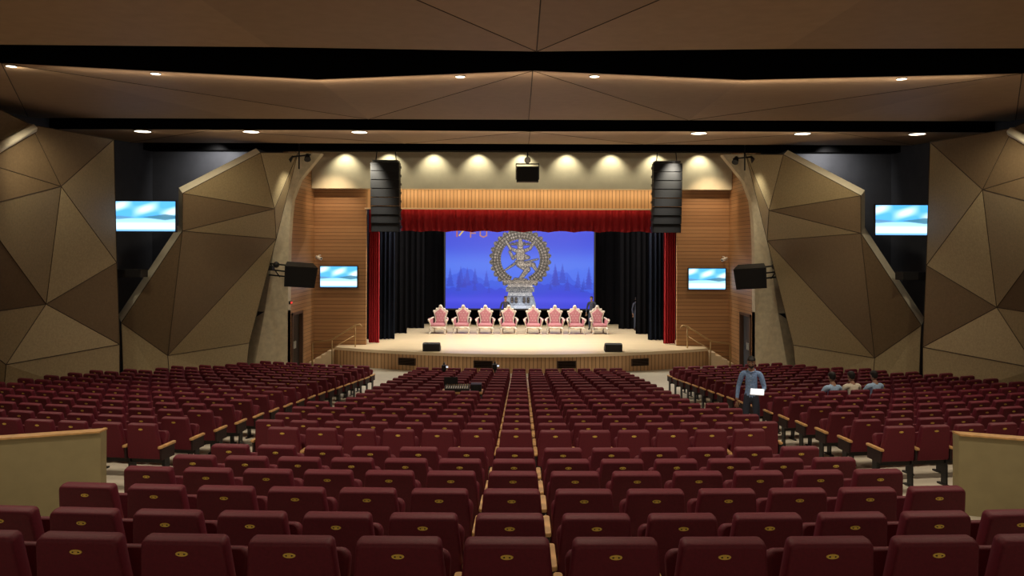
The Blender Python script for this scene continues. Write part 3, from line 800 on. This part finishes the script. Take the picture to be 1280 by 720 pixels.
# ------------------------------------------------------------------ people
def skin_mesh(J, E, level=2):
    """J: list of (pos, radius or (rx,ry)); E: edges; vertex 0 is root"""
    me = bpy.data.meshes.new('tmp'); me.from_pydata([j[0] for j in J], E, [])
    o = bpy.data.objects.new('tmp', me); scene.collection.objects.link(o)
    md = o.modifiers.new('s', 'SKIN'); md.use_smooth_shade = True; md.branch_smoothing = 0.6
    if level: o.modifiers.new('ss', 'SUBSURF').levels = level
    for i, j in enumerate(J):
        r = j[1]; sv = me.skin_vertices[0].data[i]
        sv.radius = r if isinstance(r, tuple) else (r, r); sv.use_root = (i == 0)
    bpy.context.view_layer.update()
    dg = bpy.context.evaluated_depsgraph_get()
    out = bpy.data.meshes.new_from_object(o.evaluated_get(dg))
    bpy.data.objects.remove(o)
    return out
def hand_mesh():
    J = [((0, 0, 0), (.026, .018)), ((0, 0, -.05), (.034, .014))]; E = [(0, 1)]
    for x, l in ((-.030, .060), (-.010, .074), (.011, .070), (.030, .056)):
        i = len(J); J += [((x, -.002, -.088), .0095), ((x*1.1, -.012, -.088-l*.5), .0085), ((x*1.1, -.034, -.088-l*.85), .0075)]
        E += [(1, i), (i, i+1), (i+1, i+2)]
    i = len(J); J += [((.036, -.008, -.035), .012), ((.052, -.022, -.062), .0105), ((.050, -.040, -.085), .009)]
    E += [(0, i), (i, i+1), (i+1, i+2)]
    return skin_mesh(J, E, 1)
HAND = hand_mesh()
def add_head(parent, loc, rot, beard=False):
    mb = MB(); mb.M = Matrix.Translation(loc)@rot
    R = [(-.118, .022, .055, -.02), (-.108, .042, .080, .0), (-.08, .058, .090, .045), (-.045, .068, .090, .075), (-.01, .073, .089, .092), (.03, .075, .090, .100), (.065, .072, .084, .098), (.092, .058, .062, .080), (.108, .036, .036, .05), (.116, .010, .010, .015)]
    def ring(z, w, f, b, k=1.0, n=18):
        o = []
        for i in range(n):
            a = 2*math.pi*i/n; s = math.sin(a); o.append((w*k*math.cos(a), (b if s > 0 else f)*k*s, z))
        return o
    mb.loft([ring(*r) for r in R], M_skin)
    # hair shell
    HR = [(-.065, .05, -.02, .075), (-.03, .072, -.01, .088), (.01, .077, .0, .100), (.045, .079, .05, .108), (.062, .080, .092, .108), (.085, .070, .082, .098), (.108, .050, .055, .072), (.124, .022, .024, .03)]
    mb.loft([ring(z, w*1.04, f*1.04, b*1.06) for z, w, f, b in HR], M_hair)
    for s in (-1, 1):
        mb.ell((s*.075, .005, -.005), (.010, .018, .030), M_skin, 8, 6)
        mb.ell((s*.029, -.083, .008), (.014, .008, .008), M_eye, 8, 6); mb.ell((s*.029, -.090, .008), (.006, .003, .006), M_hair, 8, 6)
        mb.ell((s*.030, -.088, .028), (.019, .006, .004), M_hair, 8, 5)
    mb.tube([(0, -.086, .012), (0, -.104, -.022), (0, -.092, -.034)], [.008, .013, .012], M_skin)
    mb.ell((0, -.088, -.060), (.022, .006, .007), M_lips, 8, 5)
    if beard:
        mb.loft([ring(z, w, f, -.01, 1.03) for z, w, f, b in R[:4]], M_hair, cap=True)
        mb.ell((0, -.091, -.048), (.026, .006, .005), M_hair, 8, 5); mb.ell((0, -.09, -.060), (.018, .01, .005), M_lips, 8, 5)
    return mb.obj('head', parent)
def body(parent, J, E, names):
    """E entries: (a,b,material)"""
    me = skin_mesh(J, [(a, b) for a, b, _ in E], 2)
    mats = []
    for _, _, m in E:
        if m not in mats: mats.append(m)
    for m in mats: me.materials.append(m)
    P_ = [Vector(j[0]) for j in J]
    for p in me.polygons:
        c = p.center; best = 1e9; bm = 0
        for a, b, m in E:
            d = P_[b]-P_[a]; t = max(0, min(1, (c-P_[a]).dot(d)/d.length_squared)); q = (c-P_[a]-d*t).length
            if q < best: best = q; bm = mats.index(m)
        p.material_index = bm; p.use_smooth = True
    return place(names, me, parent=parent)
def put_hand(parent, name, wrist, direction, mirror=False, roll=0.0):
    d = Vector(direction).normalized()
    q = d.to_track_quat('-Z', 'Y').to_matrix().to_4x4()
    M = Matrix.Translation(wrist)@q@Matrix.Rotation(roll, 4, 'Z')@Matrix.Diagonal((-1 if mirror else 1, 1, 1, 1))
    mb = MB(); mb.addmesh(HAND, M_skin, M); return mb.obj(name, parent)

def standing(name, loc, rz, shirt, trousers, tablet=False, beard=False):
    e0 = empty(name, loc, rz)
    Lw = (.20, -.27, 1.08) if tablet else (.27, -.06, .86)
    Le = (.26, -.01, 1.13) if tablet else (.26, .03, 1.13)
    Rw = (-.28, -.06, .86)
    def mid(a, b, t): return tuple(Vector(a).lerp(Vector(b), t))
    J = [((0, 0, .96), (.155, .11)), ((0, 0, 1.12), (.140, .10)), ((0, 0, 1.30), (.165, .115)), ((0, .01, 1.43), (.10, .08)), ((0, 0, 1.50), .058), ((0, -.01, 1.57), .052),
         ((.175, .01, 1.42), .068), (Le, .046), (mid(Le, Lw, .85), .036), (Lw, .027),
         ((-.175, .01, 1.42), .068), ((-.26, .03, 1.13), .046), (mid((-.26, .03, 1.13), Rw, .85), .036), (Rw, .027),
         ((.09, 0, .86), .095), ((.11, -.02, .49), .062), ((.115, .01, .14), .045), ((.115, .02, .05), .045), ((.13, -.16, .035), .034),
         ((-.09, 0, .86), .095), ((-.11, -.02, .49), .062), ((-.115, .01, .14), .045), ((-.115, .02, .05), .045), ((-.13, -.16, .035), .034)]
    E = [(0, 1, shirt), (1, 2, shirt), (2, 3, shirt), (3, 4, M_skin), (4, 5, M_skin), (3, 6, shirt), (6, 7, shirt), (7, 8, shirt), (8, 9, M_skin),
         (3, 10, shirt), (10, 11, shirt), (11, 12, shirt), (12, 13, M_skin), (0, 14, trousers), (14, 15, trousers), (15, 16, trousers), (16, 17, M_shoe), (17, 18, M_shoe),
         (0, 19, trousers), (19, 20, trousers), (20, 21, trousers), (21, 22, M_shoe), (22, 23, M_shoe)]
    body(e0, J, E, 'body')
    add_head(e0, (0, -.03, 1.655), Matrix.Rotation(math.radians(18 if tablet else 4), 4, 'X'), beard)
    put_hand(e0, 'hand_right', Rw, (0, -.12, -1), True)
    if tablet:
        put_hand(e0, 'hand_left', Lw, (-.25, -1, .0), False, math.radians(180))
        mb = MB(); mb.M = Matrix.Translation((.14, -.40, 1.115))@Matrix.Rotation(math.radians(28), 4, 'X')
        mb.box((0, 0, 0), (.27, .20, .012), M_white); mb.box((0, 0, .008), (.25, .18, .004), M_paper); mb.obj('tablet', e0)
    else:
        put_hand(e0, 'hand_left', Lw, (0, -.12, -1), False)
    # shirt details
    mb = MB(); mb.tube([(-.075, -.05, 1.475), (0, -.085, 1.45), (.075, -.05, 1.475), (.07, .06, 1.50), (0, .08, 1.51), (-.07, .06, 1.50), (-.075, -.05, 1.475)], .013, shirt)
    for k in range(5): mb.ell((0, -.122+.01*abs(2-k), 1.38-.09*k), (.007, .004, .007), M_white, 8, 5)
    mb.obj('collar', e0)
    return e0
zp = 2.61-0.096*17.5
man = standing('standing_man', (4.95, 17.2, zp), math.radians(-20), M_denim, M_trouser, tablet=True, beard=True)
man.scale = (1.06, 1.06, 1.05)
standing('stage_hand_person', (6.05, 42.0, .785), math.radians(30), M_darksh, M_trouser)
standing('stage_hand_person', (3.72, 42.4, .785), math.radians(-20), M_darksh, M_trouser)
standing('stage_hand_person', (-.85, 42.4, .785), math.radians(10), M_darksh, M_trouser)

def seated(name, x, y, z, rz, shirt, lean, laptop):
    """faces +Y (towards the stage)"""
    e0 = empty(name, (x, y, z), rz)
    l = lean
    nk = (0, .10+l*.9, 1.06-l*.15)
    J = [((0, .14, .53), (.16, .12)), ((0, .13+l*.3, .70), (.145, .10)), ((0, .11+l*.65, .88), (.165, .115)), ((0, .10+l*.85, 1.00), (.10, .08)), (nk, .056), ((0, nk[1]+.02, nk[2]+.07), .052),
         ((.175, .11+l*.85, .98), .068), ((.24, .24+l, .76), .046), ((.17, .46+l*.5, .70), .034), ((.14, .50+l*.5, .70), .027),
         ((-.175, .11+l*.85, .98), .068), ((-.24, .24+l, .76), .046), ((-.17, .46+l*.5, .70), .034), ((-.14, .50+l*.5, .70), .027),
         ((.09, .20, .54), .09), ((.12, .55, .52), .066), ((.12, .60, .14), .045), ((.12, .58, .05), .045), ((.13, .74, .035), .034),
         ((-.09, .20, .54), .09), ((-.12, .55, .52), .066), ((-.12, .60, .14), .045), ((-.12, .58, .05), .045), ((-.13, .74, .035), .034)]
    t = M_trouser
    E = [(0, 1, shirt), (1, 2, shirt), (2, 3, shirt), (3, 4, M_skin), (4, 5, M_skin), (3, 6, shirt), (6, 7, shirt), (7, 8, shirt), (8, 9, M_skin),
         (3, 10, shirt), (10, 11, shirt), (11, 12, shirt), (12, 13, M_skin), (0, 14, t), (14, 15, t), (15, 16, t), (16, 17, M_shoe), (17, 18, M_shoe),
         (0, 19, t), (19, 20, t), (20, 21, t), (21, 22, M_shoe), (22, 23, M_shoe)]
    body(e0, J, E, 'body')
    add_head(e0, (0, nk[1]+.05, nk[2]+.155), Matrix.Rotation(math.pi, 4, 'Z')@Matrix.Rotation(math.radians(14), 4, 'X'))
    put_hand(e0, 'hand_right', (.14, .50+l*.5, .70), (-.2, 1, -.15)); put_hand(e0, 'hand_left', (-.14, .50+l*.5, .70), (.2, 1, -.15), True)
    if laptop:
        mb = MB(); mb.box((0, .60, .635), (.34, .24, .018), M_metal)
        mb.M = Matrix.Translation((0, .72, .64))@Matrix.Rotation(math.radians(-18), 4, 'X'); mb.box((0, 0, .12), (.34, .012, .24), M_metal); mb.box((0, -.008, .12), (.32, .003, .21), M_paper)
        mb.obj('laptop', e0)
    return e0
zs = 2.61-.096*SIT_ROW
for j, sh, ln, lp in zip(SIT_J, (M_check, M_creamsh, M_check), (.02, .12, .05), (False, True, False)):
    x, y, th = seat_xy(SIT_ROW+SEAT_FWD, 5.58+j*P)
    seated('seated_man', x, y, zs, th, sh, ln, lp)

# ------------------------------------------------------------------ world and camera
w = bpy.data.worlds.new('hall_ambient'); scene.world = w; w.use_nodes = True
bg = w.node_tree.nodes['Background']; bg.inputs[0].default_value = (1.0, 0.82, 0.62, 1); bg.inputs[1].default_value = 0.19
cam = bpy.data.cameras.new('camera'); co = bpy.data.objects.new('camera', cam); scene.collection.objects.link(co)
co.location = (0, 0, 5.1); co.rotation_euler = (math.radians(90), math.radians(-0.2), 0)
cam.lens = 28.125; cam.sensor_width = 36; cam.shift_x = -12/1280; cam.shift_y = -50/1280
cam.clip_end = 200
scene.camera = co
